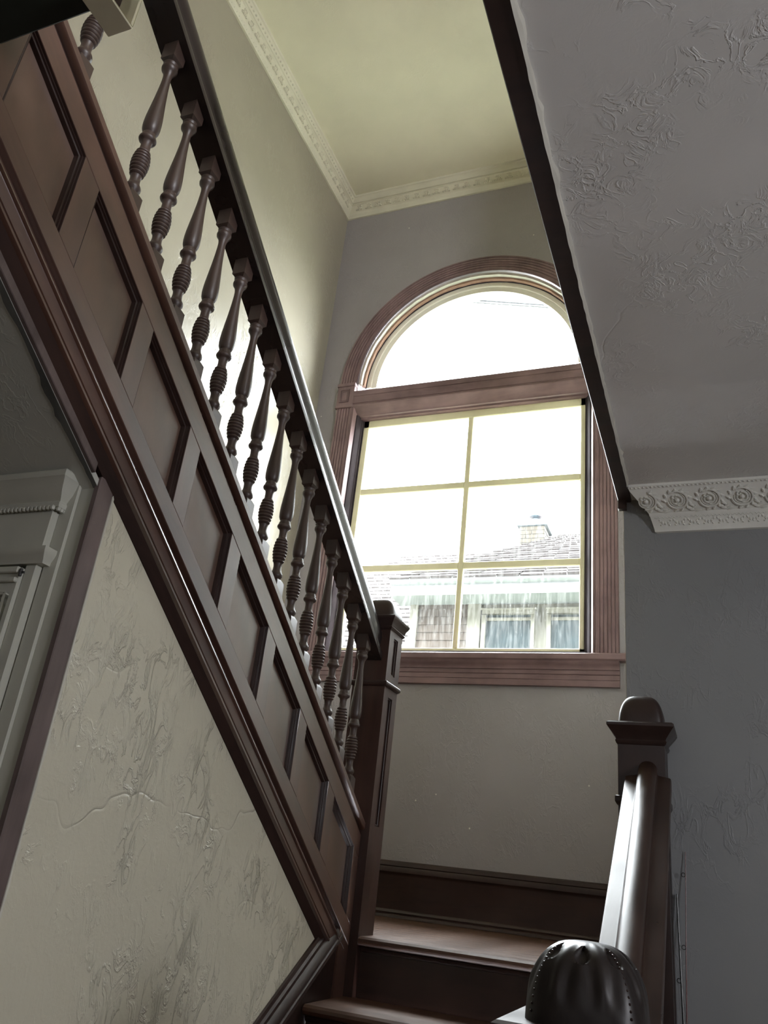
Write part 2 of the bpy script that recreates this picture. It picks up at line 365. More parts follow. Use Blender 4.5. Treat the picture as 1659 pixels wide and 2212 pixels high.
# right cornice: (y, z) profile, its left end mitred
RC = [(2.645, ZC), (2.645, 1.331), (2.652, 1.327), (2.656, 1.320), (2.735, 1.266), (2.738, 1.258), (2.742, 1.254), (2.758, 1.214), (2.760, 1.204), (YR, 1.202), (YR, ZC)]
corn = thing('trim_6', None, None, (0.2, YR, 1.2), kind='structure')
b = B().loft([[(-0.25 + 0.09 * (y - 2.645) / 0.125, y, z) for y, z in RC], [(2.58, y, z) for y, z in RC]])
obj('cornice_moulding', b, M_CORNR, corn)
mp = mapper((0, 2.6945, 1.2937), (1, 0, 0), (0, 0.079, -0.054), (0, -0.054, -0.079))
def scroll(mp, x0, k=1.0, cut=False):
    b = B()
    def sp(r0, r1, a0, a1, h, rad, n=16, cx=0, cy=0):
        b.tube([mp(x0 + k * (cx + (r0 + (r1 - r0) * i / n) * math.cos(a0 + (a1 - a0) * i / n)), k * (cy + (r0 + (r1 - r0) * i / n) * math.sin(a0 + (a1 - a0) * i / n)), h) for i in range(n + 1)],
               [rad * k * (0.5 + 0.5 * math.sin(PI * min(1, 0.15 + i / n * .8))) for i in range(n + 1)], 5)
    sp(0.036, 0.032, (-0.4 if cut else -0.7) * PI, (0.55 if cut else 0.95) * PI, 0.002, 0.0046)
    sp(0.027, 0.024, -0.35 * PI, 1.1 * PI, 0.001, 0.0030, 12)
    sp(0.019, 0.015, -0.55 * PI, 1.15 * PI, 0.002, 0.0042, 12)
    c = mp(x0 + k * 0.001, -0.001, 0.003); b.ball(c, 0.0085 * k, 8, 6)
    sp(0.006, 0.006, 0, 1.6 * PI, 0.003, 0.0026, 8, -0.010, -0.014); sp(0.005, 0.005, 1.0, 1.9 * PI, 0.003, 0.0026, 8, 0.006, 0.017)
    for i in range(11):                       # acanthus tips round the roundel
        a = -1.05 * PI + i * 0.155 * PI; r = 0.038
        if cut and math.cos(a) < .1: continue
        q = [(r * math.cos(a), r * math.sin(a)), ((r + .006) * math.cos(a + .18), (r + .006) * math.sin(a + .18)), ((r + .012) * math.cos(a + .22), (r + .012) * math.sin(a + .22))]
        q = [(u, max(-.045, min(.044, t))) for u, t in q]
        b.tube([mp(x0 + k * u, k * t, 0.001) for u, t in q], [0.0036 * k, 0.0046 * k, 0.0016 * k], 5)
    for dx, dy, e in ((-0.044, 0.040, 0.5), (-0.050, 0.030, 0.75), (-0.036, 0.046, 0.3), (0.040, 0.034, -.4), (0.047, 0.022, -.6), (0.046, 0.040, -.2)):
        if cut and dx < 0: continue
        b.tube([mp(x0 + k * (dx + 0.011 * j * math.cos(e)), k * (dy - 0.011 * j * math.sin(e)), 0.001 + .001 * (j == 1)) for j in (-1, 0, 1)], [0.0018 * k, 0.0048 * k, 0.0018 * k], 5)
    return b
obj('scroll_ornament', scroll(mp, -0.1905, 1.0, True), M_CORNR, corn)
o0 = obj('scroll_ornament', scroll(mp, -0.0865), M_CORNR, corn)
for i in range(1, 8): copy_to(o0, (0.104 * i, 0, 0), corn)
mp2 = mapper((0, 2.750, 1.234), (1, 0, 0), (0, 0.016, -0.040), (0, -0.040, -0.016))
b = B()
for du, dt, l, a in ((-.018, -.008, .010, 1.1), (-.010, 0, .012, 1.5), (0, .003, .012, 1.57), (.010, 0, .012, 1.64), (.018, -.008, .010, 2.0), (-.014, .009, .007, .6), (.014, .009, .007, 2.5)):
    b.tube([mp2(-0.130 + du + l * j * math.cos(a) * .5, dt + l * j * math.sin(a) * .5, 0.0005) for j in (-1, 0, 1)], [0.0014, 0.0040, 0.0014], 5)
o0 = obj('leaf_ornament', b, M_CORNR, corn)
for i in range(1, 20): copy_to(o0, (0.0475 * i, 0, 0), corn)
b = B()
for i in range(64):
    x = -0.235 + 0.0135 * i; b.ball((x, 2.6495, 1.328), 0.0034, 5, 4)
    x = -0.165 + 0.0125 * i
    b.tube([mp2(x - .006, -.015, .0005), mp2(x, -.021, .001), mp2(x + .006, -.015, .0005)], 0.0013, 4)
obj('bead_row', b, M_CORNR, corn, kind='stuff')

# upper cornices along the left wall and the window wall: (projection, z)
UC = [(0, 4.390), (0.012, 4.390), (0.015, 4.396), (0.026, 4.410), (0.031, 4.418), (0.031, 4.424), (0.023, 4.428), (0.025, 4.450), (0.037, 4.486), (0.046, 4.491), (0.046, 4.495), (0.040, 4.497), (0.040, 4.502), (0.049, 4.504), (0.064, 4.538), (0.072, 4.541), (0.076, ZU), (0, ZU)]
cl = thing('trim_7', None, None, (XL, 2.5, 4.4), kind='structure'); cb = thing('trim_8', None, None, (-1.3, YW, 4.4), kind='structure')
obj('cornice_moulding', B().loft([[(XL + p, -3.1, z) for p, z in UC], [(XL + p, YW - p, z) for p, z in UC]]), M_CORN, cl)
obj('cornice_moulding', B().loft([[(XL + p, YW - p, z) for p, z in UC], [(XWR, YW - p, z) for p, z in UC]]), M_CORN, cb)
def leafs(mp):
    b = B()
    for du, dt, l, a in ((0, 0, .030, 1.57), (-.012, .004, .024, 1.1), (.012, .004, .024, 2.0), (-.022, .010, .016, .6), (.022, .010, .016, 2.5), (-.012, -.018, .012, 2.2), (.012, -.018, .012, .9)):
        b.tube([mp(du + l * j * math.cos(a) * .5, dt + l * j * math.sin(a) * .5, 0.001) for j in (-1, 0, 1)], [0.0024, 0.0072, 0.0024], 5)
    b.ball(mp(0, -.021, .001), .006, 6, 4); return b
o0 = obj('leaf_ornament', leafs(mapper((XL + .030, 3.90, 4.460), (0, -1, 0), (-.013, 0, -.056), (.056, 0, -.013))), M_CORN, cl)
for i in range(1, 34): copy_to(o0, (0, -0.075 * i, 0), cl)
o0 = obj('leaf_ornament', leafs(mapper((XL + .10, YW - .030, 4.460), (1, 0, 0), (0, .013, -.056), (0, -.056, -.013))), M_CORN, cb)
for i in range(1, 26): copy_to(o0, (0.075 * i, 0, 0), cb)
b = B()
for i in range(100): b.ball((XL + .0565, 3.92 - i * .028, 4.521), .0085, 5, 4, .8); b.ball((XL + .018, 3.97 - i * .028, 4.404), .0045, 5, 4)
obj('bead_row', b, M_CORN, cl, kind='stuff')

# ------------------------------------------------------------------ arched window
win = thing('window_1', None, None, (CX, YW, 1.09), kind='structure')
def flute_prof(w0, w1, depth=0.03, n=5):      # casing face across its width, (s, d) with grooves
    p = [(w0, 0.0), (w0, depth * .8), (w0 + .004, depth)]
    for i in range(n):
        c = w0 + (w1 - w0) * (i + 0.9) / (n + .8); p += [(c - .003, depth), (c - .0015, depth - .005), (c + .0015, depth - .005), (c + .003, depth)]
    return p + [(w1 - .006, depth), (w1 - .002, depth + .004), (w1 + .004, depth + .004), (w1 + .007, depth - .001), (w1 + .010, depth + .003), (w1 + .016, depth + .003), (w1 + .020, depth - .006), (w1 + .030, 0)]
CW0, CW1 = 0.879, 0.769                       # casing outer / inner distance from the axis
FP = flute_prof(0, CW0 - CW1)
for sgn in (-1, 1):
    b = B().loft([[(CX + sgn * (CW0 - s), YW - d, z) for s, d in FP] for z in (1.093, 2.712)])
    obj('casing_side', b, W_CAS, win)
    xb0, xb1 = CX + sgn * 0.883, CX + sgn * 0.764; xa, xc = min(xb0, xb1), max(xb0, xb1)
    b = B().box(xa, xc, YW - .036, YW, 2.712, 2.89).box(xa - .005, xc + .003, YW - .043, YW, 2.868, 2.892).box(xa - .003, xc + .003, YW - .041, YW, 2.706, 2.722)
    bl = obj('corner_block', b, W_CAS, win, bev=.002)
    b = B(); x0, x1, z0, z1 = xa + .020, xc - .032, 2.748, 2.845
    for k in (0, 1):
        e = .012 * k; b.box(x0 + e, x1 - e, YW - .0405 + .002 * k, YW - .034, z0 + e, z0 + .006 + e); b.box(x0 + e, x1 - e, YW - .0405 + .002 * k, YW - .034, z1 - .006 - e, z1 - e)
        b.box(x0 + e, x0 + .006 + e, YW - .0405 + .002 * k, YW - .034, z0 + e, z1 - e); b.box(x1 - .006 - e, x1 - e, YW - .0405 + .002 * k, YW - .034, z0 + e, z1 - e)
    obj('block_frame', b, W_CAS, win, bev=.0015)
N = 48
b = B().loft([[(CX - (CW0 - s) * math.cos(PI * i / N), YW - d, 2.90 + (CW0 - s) * math.sin(PI * i / N)) for s, d in FP[:-2]] for i in range(N + 1)])
obj('casing_arch', b, W_CAS, win)
def arch_ring(r0, r1, y0, y1, zs, n=N, jit=0.0):
    b = B(); q = []
    for i in range(n + 1):
        a = PI * i / n; j = jit * (R_.random() - .5)
        q.append([(CX - r * math.cos(a), y, zs + r * math.sin(a)) for r, y in ((r0 + j, y0), (r1 + j, y0), (r1 + j, y1), (r0 + j, y1))])
    return b.loft(q)
ZA = 2.90
obj('arch_reveal', arch_ring(0.756, 0.738, YW - .008, YW + .020, ZA, jit=.003), M_EDGE, win, smooth=25)
obj('arch_liner', arch_ring(0.746, 0.724, YW + .018, YW + .045, ZA, jit=.004), W_RAW, win, smooth=25)
obj('arch_stop', arch_ring(0.736, 0.721, YW + .042, YW + .058, ZA), W_JAMB, win)
obj('arch_sash', arch_ring(0.724, 0.690, YW + .050, YW + .082, ZA).box(CX - .722, CX + .722, YW + .056, YW + .082, 2.815, 2.858), M_SASHW, win, bev=.003)
obj('arch_bead', arch_ring(0.692, 0.655, YW + .058, YW + .080, ZA), M_SASHW, win)
n = 40
gp = [(CX - .68 * math.cos(PI * i / n), ZA + .68 * math.sin(PI * i / n)) for i in range(n + 1)]
gp = [(CX - .68, 2.85)] + gp + [(CX + .68, 2.85)]
obj('arched_pane', B().prism(gp, 'y', YW + .066, YW + .070), M_GLASS, win)
# transom bar
TP = [(YW + .06, 2.835), (YW - .028, 2.832), (YW - .034, 2.826), (YW - .034, 2.790), (YW - .030, 2.787), (YW - .034, 2.784), (YW - .034, 2.735), (YW - .030, 2.732), (YW - .036, 2.727), (YW - .040, 2.715), (YW - .034, 2.706), (YW - .022, 2.700), (YW - .010, 2.680), (YW + .004, 2.668), (YW + .010, 2.655), (YW + .022, 2.652), (YW + .024, 2.640), (YW + .06, 2.636)]
obj('transom_bar', B().loft([[(x, y, z) for y, z in TP] for x in (CX - .766, CX + .766)]), W_CASX, win)
# side jambs of the lower light (cove then stops)
JP = [(0.746, YW - .004), (0.752, YW + .09), (0.700, YW + .09), (0.700, YW + .046), (0.708, YW + .044), (0.712, YW + .034), (0.716, YW + .032), (0.722, YW + .010), (0.734, YW - .002)]
for sgn in (-1, 1):
    obj('jamb', B().loft([[(CX + sgn * x, y, z) for x, y in JP] for z in (1.09, 2.66)]), W_JAMB, win)
obj('stop_bar', B().box(CX - .72, CX + .72, YW + .02, YW + .046, 1.088, 1.118), W_JAMB, win, bev=.003)
# lower sash: frame, muntins, six panes
SX0, SX1, SZ0, SZ1, YS = CX - .708, CX + .708, 1.112, 2.645, YW + .050
sash = obj('sash_frame', B().box(SX0, SX0 + .044, YS, YS + .03, SZ0, SZ1).box(SX1 - .036, SX1, YS, YS + .03, SZ0, SZ1).box(SX0, SX1, YS, YS + .03, SZ1 - .058, SZ1).box(SX0, SX1, YS, YS + .03, SZ0, SZ0 + .030), M_SASH, win, bev=.004)
vx = -1.290
zb = [SZ0 + .03, 1.618, 2.128, SZ1 - .042]
obj('muntin', B().box(vx - .017, vx + .017, YS + .002, YS + .028, zb[0], zb[3]), M_SASH, sash, bev=.004)
for z in zb[1:3]:
    obj('muntin', B().box(SX0 + .036, vx - .013, YS + .002, YS + .028, z - .021, z + .021), M_SASH, sash, bev=.004)
    obj('muntin', B().box(vx + .013, SX1 - .036, YS + .002, YS + .028, z - .021, z + .021), M_SASH, sash, bev=.004)
for i in range(3):
    for x0, x1 in ((SX0 + .03, vx - .008), (vx + .008, SX1 - .03)):
        obj('pane', B().box(x0, x1, YS + .014, YS + .018, zb[i] + (.012 if i else -.005), zb[i + 1] - (.012 if i < 2 else -.005)), M_GLASS, sash)
# stool and apron
b = B().loft([[(x, y, z) for y, z in ((YW + .05, 1.093), (YW - .046, 1.093), (YW - .052, 1.088), (YW - .052, 1.062), (YW - .046, 1.055), (YW + .05, 1.055))] for x in (-2.222, -0.388)])
obj('window_stool', b, W_CASX, win)
AP = [(YW, 1.055), (YW - .044, 1.055), (YW - .042, 1.045), (YW - .034, 1.036), (YW - .026, 1.020), (YW - .026, 1.014), (YW - .020, 1.012), (YW - .020, .992), (YW - .016, .989), (YW - .020, .986), (YW - .020, .965), (YW - .017, .963), (YW - .020, .961), (YW - .020, .932), (YW, .930)]
obj('window_apron', B().loft([[(x, y, z) for y, z in AP] for x in (-2.185, -0.425)]), W_CASX, win)

# ------------------------------------------------------------------ panelled stringer of the upper flight
XS = -1.105
st = thing('panelled_stringer', 'dark varnished wood stair stringer of slanting recessed panels above the cream plaster wall', 'stringer', (XS, 1.6, -0.3))
YE, Y0 = 2.612, -0.35
obj('cap_board', B().rake([(-1.20, 1.902), (-1.098, 1.902), (-1.094, 1.899), (-1.094, 1.882), (-1.098, 1.878), (-1.110, 1.876), (-1.20, 1.876)], Y0, YE, MS), W_SLOPE, st)
obj('cap_cove', B().rake([(-1.19, 1.878), (-1.112, 1.878), (-1.112, 1.866), (-1.108, 1.861), (-1.19, 1.861)], Y0, YE, MS), W_DARK, st)
obj('top_rail', B().rake([(-1.16, 1.862), (XS, 1.862), (XS, 1.794), (-1.16, 1.794)], Y0, YE, MS), W_SLOPE, st, bev=.0015)
obj('bottom_rail', B().rake([(-1.16, 1.594), (XS, 1.594), (XS, 1.539), (-1.16, 1.539)], Y0, YE, MS), W_SLOPE, st, bev=.0015)
obj('bead_moulding', B().rake([(-1.16, 1.540), (-1.122, 1.540), (-1.120, 1.524), (-1.112, 1.514), (-1.106, 1.513), (-1.105, 1.508), (-1.109, 1.505), (-1.16, 1.505)], Y0, 2.575, MS), W_SLOPE, st)
obj('fascia_board', B().rake([(-1.16, 1.506), (-1.111, 1.506), (-1.114, 1.477), (-1.118, 1.475), (-1.118, 1.471), (-1.112, 1.469), (-1.112, 1.463), (-1.118, 1.460), (-1.16, 1.460)], Y0, 2.53, MS), W_SLOPE, st)
obj('lower_cove', B().rake([(-1.16, 1.462), (-1.120, 1.462), (-1.126, 1.446), (-1.1335, 1.432), (-1.16, 1.432)], Y0, 2.47, MS), W_COVE, st)
obj('edge_strip', B().rake([(-1.16, 1.433), (-1.129, 1.433), (-1.129, 1.410), (-1.16, 1.410)], Y0, 1.105, MS), M_TRIM, st, label='worn pale edge strip under the open end', bev=.0015)
wt, wb = 1.794, 1.594
def para(y0, y1, e=0.0, x=XS):                # parallelogram inset by e
    k = e * math.sqrt(1 + MS * MS)
    return [(x, y0 + e, wb + k - MS * (y0 + e)), (x, y1 - e, wb + k - MS * (y1 - e)), (x, y1 - e, wt - k - MS * (y1 - e)), (x, y0 + e, wt - k - MS * (y0 + e))]
PW, MW = 0.248, 0.0545
for i in range(10):
    yr = 2.565 - PW * i; yl = yr - PW + MW
    pa = B().add(para(yl, yr, .010, -1.124) + para(yl, yr, .010, -1.138), [(0, 1, 2, 3), (4, 5, 6, 7), (0, 1, 5, 4), (1, 2, 6, 5), (2, 3, 7, 6), (3, 0, 4, 7)])
    po = obj('panel', pa, W_PANEL, st)
    rings = [para(yl, yr, e, x) for e, x in ((0.0, XS - .001), (.0015, XS - .006), (.0045, XS - .005), (.006, XS - .009), (.009, XS - .010), (.0125, XS - .020), (.0125, -1.135), (0, -1.135))]
    obj('panel_moulding', B().loft([[r[k] for r in rings] for k in (0, 1, 2, 3, 0)], True, False), W_DARK, po)  # darker wood stands in for the shade along the panel edges
    if i: ym0, ym1 = yr, yr + MW
    else: ym0, ym1 = yr, YE
    mu = [(ym0, wb - MS * ym0), (ym1, wb - MS * ym1), (ym1, wt - MS * ym1), (ym0, wt - MS * ym0)]
    obj('muntin', B().prism(mu, 'x', -1.16, XS - .0004), W_VERT, st, bev=.001)
# upright board between the last panel and the newel, down to the lower skirt
obj('end_stile', B().prism([(2.535, 1.54 - MS * 2.535), (YE, 1.54 - MS * YE), (YE, -.36), (2.535, -.36)], 'x', -1.15, XS - .002), W_VERT, st)

# ------------------------------------------------------------------ balusters, handrail
MB = 0.668; XB = -1.14
def baluster(xb, yb, w0, m, up, lowlen=.14):
    b = B(); z0 = w0 - m * yb
    P = lambda l: [(z0 + z, r) for z, r in l]
    h = .0195
    b.sq(P([(-lowlen, h), (-.013, h), (-.004, .0135), (-.002, .012)]), xb, yb)
    prof = [(-.006, .012), (.001, .0160), (.005, .0186), (.010, .0188), (.014, .0172), (.018, .0142), (.025, .0122), (.034, .0115), (.042, .0122), (.0445, .0132)]
    nr = 8
    for k in range(nr):
        a = .0455 + k * .0095
        for t, g in ((.0, -.0028), (.0022, .0), (.0048, .0009), (.0074, .0)):
            z = a + t; env = .0138 + .0066 * math.sin(PI * (z - .0455) / .076) ** .8; prof.append((z, env + g))
    prof += [(.1220, .0125), (.125, .0115), (.140, .0112), (.148, .0124), (.151, .0150), (.154, .0190), (.158, .0206), (.162, .0198), (.165, .0172), (.170, .0168), (.174, .0150), (.177, .0145), (.181, .0172), (.188, .0196), (.198, .0206), (.210, .0206), (.226, .0198), (.255, .0172), (.29, .0140), (.325, .0114), (.352, .0100), (.366, .0100), (.375, .0112), (.381, .0135), (.385, .0155), (.389, .0185), (.395, .0195), (.400, .0185), (.403, .0165), (.406, .0172), (.409, .0185), (.412, .0172), (.418, .012)]
    b.lathe(P(prof), xb, yb, 24)
    b.sq(P([(.413, .012), (.4145, .0135), (.421, h), (up, h)]), xb, yb)
    return b
bal = thing('stair_balustrade', 'dark handrail on turned balusters, one missing, along the panelled upper flight', 'balustrade', (XB, 1.6, 0.2))
def rail_prof(cx, w, kx=1.0, kb=1.0):
    half = [(.040 * kx, 0), (.040 * kx, .020), (.038 * kx, .024), (.0355 * kx, .0255), (.037 * kx, .028), (.037 * kx, .032), (.034 * kx, .036), (.030 * kb, .041), (.0265 * kb, .050), (.028 * kb, .060), (.031 * kb, .074), (.0315 * kb, .090), (.029 * kb, .107), (.023 * kb, .122), (.014 * kb, .133), (.005 * kb, .137)]
    return [(cx + x, w + q) for x, q in half] + [(cx - x, w + q) for x, q in half[::-1]]
obj('handrail', B().rake(rail_prof(XB, 2.434), -0.35, 2.612, MB), W_RAIL, bal, smooth=40)
yl = 2.530
b0 = obj('baluster', baluster(XB, yl, 1.976, MB, .475), W_BAL, bal)
for i in range(1, 17):
    if i != 15: copy_to(b0, (0, -.110 * i, .110 * i * MB), bal)      # one baluster is missing near the top

# ------------------------------------------------------------------ newel posts
def dome(b, cx, cy, z0, hgt, half, ex=4.0, carve=None, nu=64, nv=24):
    rings = []
    for j in range(nv + 1):
        u = j / nv; ph = u * PI / 2
        zz = math.sin(ph) ** .9; rr = max(1e-3, math.cos(ph)) ** .62
        if j == nv: rr = 0.004
        ring = []
        for i in range(nu):
            a = 2 * PI * i / nu; e = ex - 1.6 * u
            q = (abs(math.cos(a)) ** e + abs(math.sin(a)) ** e) ** (-1 / e)
            r = half * rr * q; dz = 0.0
            if carve: s, dz = carve(a, u); r *= s
            ring.append((cx + r * math.cos(a), cy + r * math.sin(a), z0 + hgt * zz + dz))
        rings.append(ring)
    return b.loft(rings)
def newel(name, label, cx, cy, half, z0, panels, collar, capz, lip, domeh, domebase):
    t = thing(name, label, 'newel post', (cx, cy, z0))
    b = B(); c = half - .010; pw = half * .32
    b.box(cx - c, cx + c, cy - c, cy + c, z0, capz)
    for sx in (-1, 1):
        for sy in (-1, 1):
            xa, xb_ = sorted((cx + sx * pw, cx + sx * half)); ya, yb_ = sorted((cy + sy * pw, cy + sy * half)); b.box(xa, xb_, ya, yb_, z0, capz)
    b.box(cx - pw, cx + pw, cy - half, cy + half, z0, capz)
    zs = [z0] + [q for p in panels for q in p] + [capz]
    for k in range(0, len(zs), 2):
        b.box(cx - half, cx + half, cy - pw, cy + pw, zs[k], zs[k + 1])
    obj('shaft', b, W_NEWEL if half < .064 else W_DARK, t)
    b = B()
    for z_0, z_1 in panels:                   # slim frames inside each sunk panel
        for ax in 'x':
            for sgn in (-1, 1):
                for e in (0.0, ):
                    f = half - .004
                    for (p0, p1, q0, q1) in ((-pw, -pw + .006, z_0, z_1), (pw - .006, pw, z_0, z_1), (-pw, pw, z_0, z_0 + .007), (-pw, pw, z_1 - .007, z_1)):
                        s0, s1 = sorted((sgn * (c - .002), sgn * f))
                        if ax == 'x': b.box(cx + s0, cx + s1, cy + p0, cy + p1, q0, q1)
                        else: b.box(cx + p0, cx + p1, cy + s0, cy + s1, q0, q1)
    obj('panel_frame', b, W_DARK, t, bev=.0015)
    c0, c1 = collar
    obj('collar', B().sq([(c0, half - .001), (c0 + .003, half + .004), (c0 + (c1 - c0) * .4, half + .009), (c1 - .003, half + .009), (c1, half + .006), (c1, half - .002)], cx, cy), W_DARK, t, smooth=50)
    l = lip; z = capz
    hh = domebase - capz
    obj('cap_moulding', B().sq([(z - .004, half - .001), (z, half + .004), (z + .12 * hh, half + .007), (z + .2 * hh, half + .004), (z + .28 * hh, half + .006), (z + .45 * hh, half + l * .45), (z + .7 * hh, half + l * .85), (z + .8 * hh, half + l), (z + .92 * hh, half + l), (z + hh, half + l - .006), (z + hh, half - .012)], cx, cy), W_DARK, t, smooth=30)
    return t
nl = newel('newel_post', 'tall panelled newel post at the foot of the upper flight, in front of the window', -1.14, 2.675, .0625, -0.60, [(.139, .567), (.647, .782)], (.597, .617), .807, .018, .075, .857)
obj('rounded_top', dome(B(), -1.14, 2.675, .855, .078, .0625, 7.0), W_DARK, nl, smooth=60)
nr_ = newel('newel_post', 'dark newel post with rounded top at the corner of the right wall', -.220, 2.680, .068, FL, [(-.35, .19)], (.258, .287), .440, .030, .09, .503)
obj('rounded_top', dome(B(), -.220, 2.680, .500, .096, .068, 6.0), W_DARK, nr_, smooth=60)
# near newel with carved dome
NX, NY, NHALF = -.187, 1.30, .080
nb = newel('newel_post', 'near newel post with a carved black dome, cut by the bottom edge', NX, NY, .078, FL, [(-1.1, -.42)], (-.36, -.33), -.205, .030, .1, -.156)
def carve(a, u):
    s = 1.0; dz = 0.0
    k = 8; t = (a * k / (2 * PI)) % 1.0 - .5          # eight leaves, sunk tear drops between them near the crown
    rib = math.exp(-(t / .10) ** 2)
    fade = min(1, max(0, (u - .12) / .2)) * min(1, max(0, (.97 - u) / .1))
    s += .050 * (math.cos(2 * PI * t * 2) * .5) * fade
    td = ((u - .66) / .13)
    wdt = .20 * max(0.0, 1 - td * td) ** .5 * (1 - .45 * td)
    if abs(td) < 1 and wdt > 0.01:
        q = max(0, 1 - (abs(abs(t) - .5) / wdt) ** 2)
        s -= .085 * q ** .6 * fade; dz -= .005 * q ** .6
    lobe = max(0.0, math.cos((u - .30) * 9)) * math.cos(2 * PI * t * 3)
    s += .012 * lobe * (1 - u) * fade
    return s, dz
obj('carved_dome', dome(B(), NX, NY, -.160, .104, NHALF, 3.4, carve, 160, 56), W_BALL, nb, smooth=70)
b = B()
for q in range(4):
    a = PI / 4 + q * PI / 2
    for j in range(14):
        u = .08 + j * .05; ph = u * PI / 2; rr = math.cos(ph) ** .62; e = 3.4 - 1.6 * u
        r = NHALF * rr * (2 * abs(math.cos(PI / 4)) ** e) ** (-1 / e) + .0005
        b.ball((NX + r * math.cos(a), NY + r * math.sin(a), -.160 + .104 * math.sin(ph) ** .9), .0019, 6, 4)
obj('bead_row', b, W_DARK, nb, kind='stuff')

# ------------------------------------------------------------------ lower flight: steps, skirt, right rail and balusters
RUN, RISE = .272, .166
fl1 = thing('lower_stair_flight', 'dark wooden steps climbing to the landing below the window', 'stairs', (-.65, 1.8, FL))
M1 = RISE / RUN
for k in range(0, 7):
    z = ZL - RISE * k; yn = 2.615 - RUN * k
    back = yn + RUN + .01 if k else 2.70
    tp = [(back, z), (yn + .008, z), (yn, z - .006), (yn - .002, z - .014), (yn + .002, z - .022), (yn + .010, z - .027), (back, z - .027)]
    obj('tread', B().prism(tp, 'x', -1.108, -.262), W_TREAD, fl1)
    rp = [(yn + .024, z - .027), (yn + .020, z - .030), (yn + .024, z - .040), (yn + .030, z - .044), (yn + .030, z - RISE + .012), (yn + .030, z - RISE), (yn + .045, z - RISE), (yn + .045, z - .027)]
    obj('riser', B().prism(rp, 'x', -1.108, -.262), W_DARKX, fl1)
rk = lambda prof, y0, y1: B().rake(prof, y0, y1, -M1)     # rises with y
WS = -.203 - M1 * 2.414
obj('skirt_board', rk([(-1.1345, WS - .075), (-1.112, WS - .075), (-1.112, WS - .46), (-1.1345, WS - .46)], 1.0, 2.60), W_DARK, fl1)
obj('skirt_moulding', rk([(-1.1345, WS + .004), (-1.128, WS + .002), (-1.126, WS - .010), (-1.120, WS - .016), (-1.120, WS - .028), (-1.115, WS - .032), (-1.109, WS - .042), (-1.106, WS - .058), (-1.110, WS - .064), (-1.106, WS - .068), (-1.104, WS - .078), (-1.110, WS - .086), (-1.1345, WS - .086)], 1.0, 2.56), W_DARK, fl1)
obj('right_stringer', rk([(-.262, -.225 - M1 * 2.61), (-.18, -.225 - M1 * 2.61), (-.18, -.56 - M1 * 2.61), (-.262, -.56 - M1 * 2.61)], 1.38, 2.612), W_DARK, fl1)
br = thing('stair_balustrade', 'lit polished handrail of the lower flight running up to the right newel', 'balustrade', (-.205, 2.0, -.3))
hf = [(.066, 0), (.066, .026), (.064, .031), (.060, .033), (.034, .037), (.029, .039), (.0265, .044), (.0275, .052), (.0265, .060), (.0215, .069), (.014, .0755), (.005, .078)]
PR = hf + [(-x, q) for x, q in hf[::-1]]; dxy = (-.202 + .185) / (2.612 - 1.378)
ring = lambda y: [(-.185 + dxy * (y - 1.378) + x, y, .312 + q - .638 * (2.612 - y)) for x, q in PR]
obj('handrail', B().loft([ring(2.612), ring(1.378)]), W_RAILR, br, smooth=40)
bs = baluster(-.206, 2.53, .312 - .05 - .455, 0, .452)
b0 = obj('baluster', B().add(bs.v, bs.f), W_BAL, br)
for i in range(1, 9): copy_to(b0, (-.125 * i * dxy, -.125 * i, -.125 * i * .638), br)

# landing
ld = thing('landing', 'worn wooden stair landing below the arched window', 'landing', (-1.3, 3.3, ZL - .05))
for i in range(12):
    y0 = 2.701 + i * .1083
    obj('plank', B().box(XL + .002, XWR - .002, y0, y0 + .1063, ZL - .025, ZL), W_TREAD, ld, bev=.001)
obj('landing_joist', B().box(XL + .002, XWR - .002, 2.66, 3.99, ZL - .20, ZL - .027), W_DARKX, ld)
# baseboard at the window wall
BP = [(YW, .062), (YW - .012, .062), (YW - .020, .056), (YW - .024, .040), (YW - .021, .036), (YW - .024, .030), (YW - .024, .012), (YW - .018, .004), (YW - .016, -.004), (YW - .016, -.150), (YW - .022, -.154), (YW - .026, -.162), (YW - .024, -.168), (YW - .032, -.172), (YW - .036, -.184), (YW, -.185)]
obj('baseboard_back', B().loft([[(x, y, z) for y, z in BP] for x in (XL, XWR)]), W_DARKX)

# upper flight: treads and risers behind the stringer
fl2 = thing('upper_stair_flight', 'treads and risers of the upper flight behind the turned balusters', 'stairs', (-1.75, 1.3, ZL))
for k in range(1, 10):
    z = ZL + .1653 * k; yn = 2.62 - .246 * (k - 1)
    obj('riser', B().box(XL + .003, -1.162, yn - .03, yn - .015, z - .1653, z - .026), W_DARKX, fl2)
    obj('tread', B().box(XL + .003, -1.162, yn - .285, yn, z - .026, z), W_TREAD, fl2, bev=.006)

# ------------------------------------------------------------------ white cupboard door under the soffit
YD = 1.132
dr = thing('door_1', None, None, (-1.5, YD, FL), kind='structure')
XR = -1.217
obj('casing', B().box(-1.245, XR, YD - .022, YD, FL, .476).box(-1.215, -1.180, YD - .008, YD, FL, .70), M_DOOR, dr, bev=.002)
def hood(prof, xr): # (projection, z) returned at the right end
    return B().loft([[(XL, YD - p, z) for p, z in prof], [(xr + p * .75, YD - p, z) for p, z in prof], [(xr + p * .75, YD, z) for p, z in prof]], True, True)
obj('crown', hood([(0, .598), (.028, .598), (.030, .606), (.026, .612), (.030, .618), (.040, .630), (.048, .652), (.052, .656), (.052, .668), (.048, .672), (0, .675)], -1.221), M_DOOR, dr)
b = B()
for i in range(60): b.ball((-1.212 - i * .0105, YD - .030, .595), .0058, 6, 4)
for i in range(4): b.ball((-1.204, YD - .022 + i * .0085, .595), .0058, 6, 4)
obj('rope_moulding', b, M_DOOR, dr, kind='stuff')
